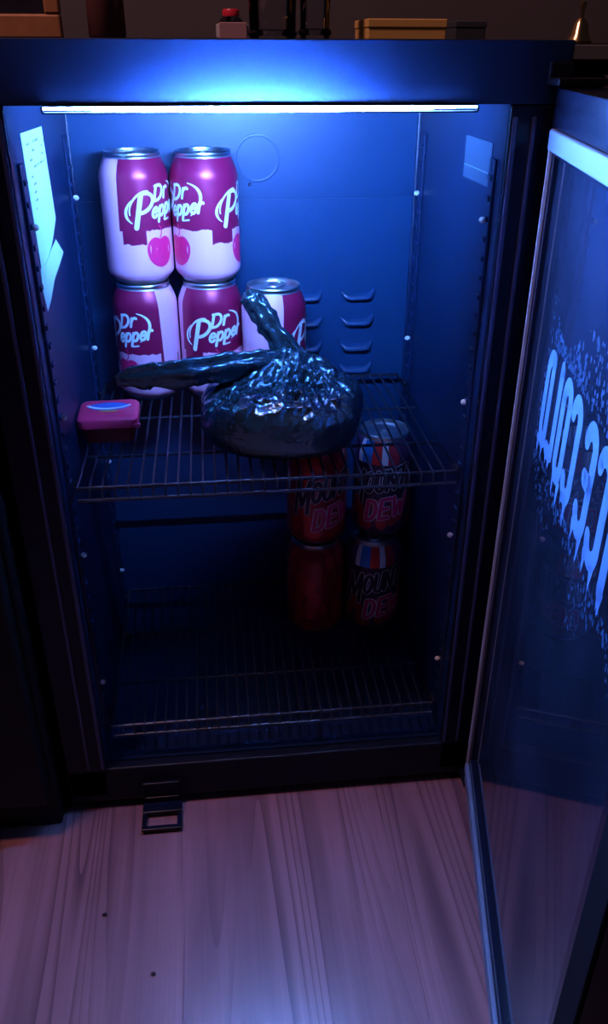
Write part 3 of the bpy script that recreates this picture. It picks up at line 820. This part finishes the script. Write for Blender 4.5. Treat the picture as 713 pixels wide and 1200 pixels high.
e2 = MB(); ribbon(e2, arc(0, 0.018, .024, .0185, 215, 325, 16), 0.0017, lambda u, v: (u, v, 0.0267)); e2.build('lid_print', M['ink_white'], tub)
e3 = MB(); ribbon(e3, seg((-0.007, -0.0075), (0.008, -0.0075), 6), 0.0011, lambda u, v: (u, v, 0.0267)); e3.build('lid_print', M['tub_yellow'], tub)
pk = MB().box(0.022, 0.0305, -0.0275, -0.0215, 0.0165, 0.0200).build('peel_corner', M['tub'], tub, bevel=0.001)

# ------------------------------------------------------------------ things on top of the fridge
ZT = TOP + 0.0002
pf = empty('picture_frame', (-0.215, 0.10, ZT)); tag(pf, 'brown wooden frame around a dark picture standing on the fridge', 'picture frame')
for (x0_, x1_, z0_, z1_) in ((-0.070, 0.0695, 0.0, 0.016), (0.0585, 0.0695, 0.016, 0.20), (-0.070, -0.059, 0.016, 0.20), (-0.070, 0.0695, 0.20, 0.211)):
    MB().box(x0_, x1_, 0.0, 0.012, z0_, z1_).build('frame_rail', M['frame_wood'], pf, bevel=0.0015)
MB().box(-0.059, 0.0585, 0.006, 0.009, 0.016, 0.20).build('picture', M['frame_dark'], pf)
MB().box(-0.01, 0.01, 0.012, 0.06, 0.0, 0.004).build('easel_back', M['dark_wood'], pf)
bt = empty('bottle', (-0.1115, 0.100, ZT)); tag(bt, 'slim reddish brown bottle standing on the fridge near the wooden frame', 'bottle')
MB().lathe([(0.0, 0.0), (0.0125, 0.0), (0.0140, 0.002), (0.0140, 0.075), (0.0115, 0.088), (0.0055, 0.098), (0.0055, 0.118), (0.0, 0.118)], 32, close=False).build('bottle_body', M['amber'], bt, smooth=True)
MB().lathe([(0.0, 0.114), (0.0066, 0.114), (0.0066, 0.126), (0.0, 0.127)], 24, close=False).build('cap', M['redcap'], bt, smooth=True)
pb = empty('matchbox', (-0.0180, 0.060, ZT)); tag(pb, 'small pinkish cardboard matchbox on top of the fridge', 'box')
MB().box(-0.0100, 0.0100, 0, 0.030, 0.0, 0.0105).build('sleeve', M['pinkbox'], pb, bevel=0.0004)
MB().box(-0.0118, 0.0112, 0.001, 0.029, 0.0008, 0.0095).build('tray', M['peg'], pb, bevel=0.0003)
jr = empty('small_jar', (-0.0165, 0.140, ZT)); tag(jr, 'small glass jar with a red lid behind the pinkish matchbox', 'jar')
MB().lathe([(0.0, 0.0), (0.011, 0.0), (0.012, 0.0015), (0.012, 0.011), (0.0062, 0.017), (0.0, 0.017)], 28, close=False).build('jar_body', M['clear_glass'], jr, smooth=True)
MB().lathe([(0.0, 0.0165), (0.0066, 0.0165), (0.0068, 0.0205), (0.0060, 0.0215), (0.0, 0.0215)], 28, close=False).build('lid', M['redcap'], jr, smooth=True)
def tumbler(x, y, r, h, lab):
    t = empty('glass_tumbler', (x, y, ZT)); tag(t, lab, 'glass', 'glasses on the fridge')
    MB().lathe([(0.0, 0.0), (r * .86, 0.0), (r * .9, 0.001), (r, h), (r - 0.0012, h), (r * .86 - .0012, 0.007), (0.0, 0.006)], 36, close=False).build('glass_wall', M['clear_glass'], t, smooth=True)
    MB().tube([(r * .88 * math.cos(a), r * .88 * math.sin(a), 0.0045) for a in [2 * math.pi * k / 28 for k in range(29)]], 0.0022, 6).build('base_ring', M['clear_glass'], t, smooth=True)
tumbler(0.0430, 0.070, 0.0120, 0.085, 'narrow clear glass standing beside the orange box')
tumbler(0.0150, 0.115, 0.0200, 0.095, 'wide clear glass standing behind the narrow glass')
ob = empty('card_box', (0.1110, 0.060, ZT)); tag(ob, 'flat orange cardboard box lying on the fridge', 'box')
MB().box(-0.0295, 0.0290, 0, 0.060, 0.0, 0.0128).build('box_base', M['orangebox'], ob, bevel=0.0006)
MB().box(-0.0300, 0.0295, -0.0006, 0.0606, 0.0078, 0.0134).build('box_lid', M['orangebox'], ob, bevel=0.0006)
gb_ = empty('card_box', (0.1660, 0.085, ZT)); tag(gb_, 'small charcoal box on the fridge next to the orange box', 'box')
MB().box(-0.0120, 0.0120, 0, 0.040, 0.0, 0.0120).build('box_base', M['greybox'], gb_, bevel=0.0006)
MB().box(-0.0124, 0.0124, -0.0004, 0.0404, 0.0085, 0.0130).build('box_lid', M['greybox'], gb_, bevel=0.0006)

# ------------------------------------------------------------------ neighbours of the fridge
cb_ = empty('cabinet', (-0.470, 0.19, 0)); tag(cb_, 'low dark wooden cabinet standing close beside the fridge', 'cabinet')
MB().box(-0.20, 0.244, -0.205, 0.23, 0.0, 0.62).build('carcass', M['dark_wood'], cb_, bevel=0.003)
MB().box(-0.195, 0.239, -0.224, -0.2055, 0.05, 0.60).build('cabinet_door', M['dark_wood'], cb_, bevel=0.003)
MB().box(-0.21, 0.247, -0.228, 0.23, 0.62, 0.64).build('top_board', M['dark_wood'], cb_, bevel=0.003)
MB().sphere((-0.16, -0.236, 0.36), 0.012, 14, 10).build('knob', M['brass'], cb_, smooth=True)
tb_ = empty('side_table', (0.48, 0.26, 0)); tag(tb_, 'dark side table with a grey front edge behind the open glass door', 'table')
MB().box(-0.235, 0.30, -0.18, 0.18, 0.690, 0.712).build('tabletop', M['dark_wood'], tb_, bevel=0.002)
MB().box(-0.235, 0.30, -0.1835, -0.1803, 0.7005, 0.7110).build('edge_strip', M['grey_edge'], tb_, bevel=0.0008)
for sx in (-0.215, 0.28):
    for sy in (-0.16, 0.16):
        MB().box(sx - 0.016, sx + 0.016, sy - 0.016, sy + 0.016, 0.0, 0.690).build('leg', M['dark_wood'], tb_, bevel=0.002)
bl = empty('bell', (0.2720, 0.130, 0.7122)); tag(bl, 'small brass bell on the dark side table', 'bell')
MB().lathe([(0.0, 0.0), (0.0105, 0.0), (0.0110, 0.0015), (0.0080, 0.006), (0.0060, 0.014), (0.003, 0.018), (0.0, 0.0185)], 24, close=False).build('bell_body', M['brass'], bl, smooth=True)
MB().lathe([(0.0, 0.0178), (0.0018, 0.018), (0.0016, 0.024), (0.0028, 0.027), (0.0022, 0.030), (0.0, 0.0305)], 14, close=False).build('bell_handle', M['brass'], bl, smooth=True)

# ------------------------------------------------------------------ crumbs on the floor
for (x, y, r, lab) in ((-0.1722, -0.1264, 0.0021, 'dark crumb on the wood floor in front of the lock bracket'), (-0.1243, -0.1884, 0.0018, 'dark crumb on the bare floor farther from the fridge')):
    cm = MB().sphere((0, 0, 0), r, 9, 6, (1.1, 0.9, 0.7))
    cm.v = [(a + 0.0006 * wr((a, b, c_), 900, x * 50), b + 0.0006 * wr((b, a, c_), 900, 2), c_ + 0.7 * r) for (a, b, c_) in cm.v]
    co = cm.build('crumb', M['crumb'], None, smooth=True); co.location = (x, y, 0.0001)
    tag(co, lab, 'crumb', 'crumbs on the floor')
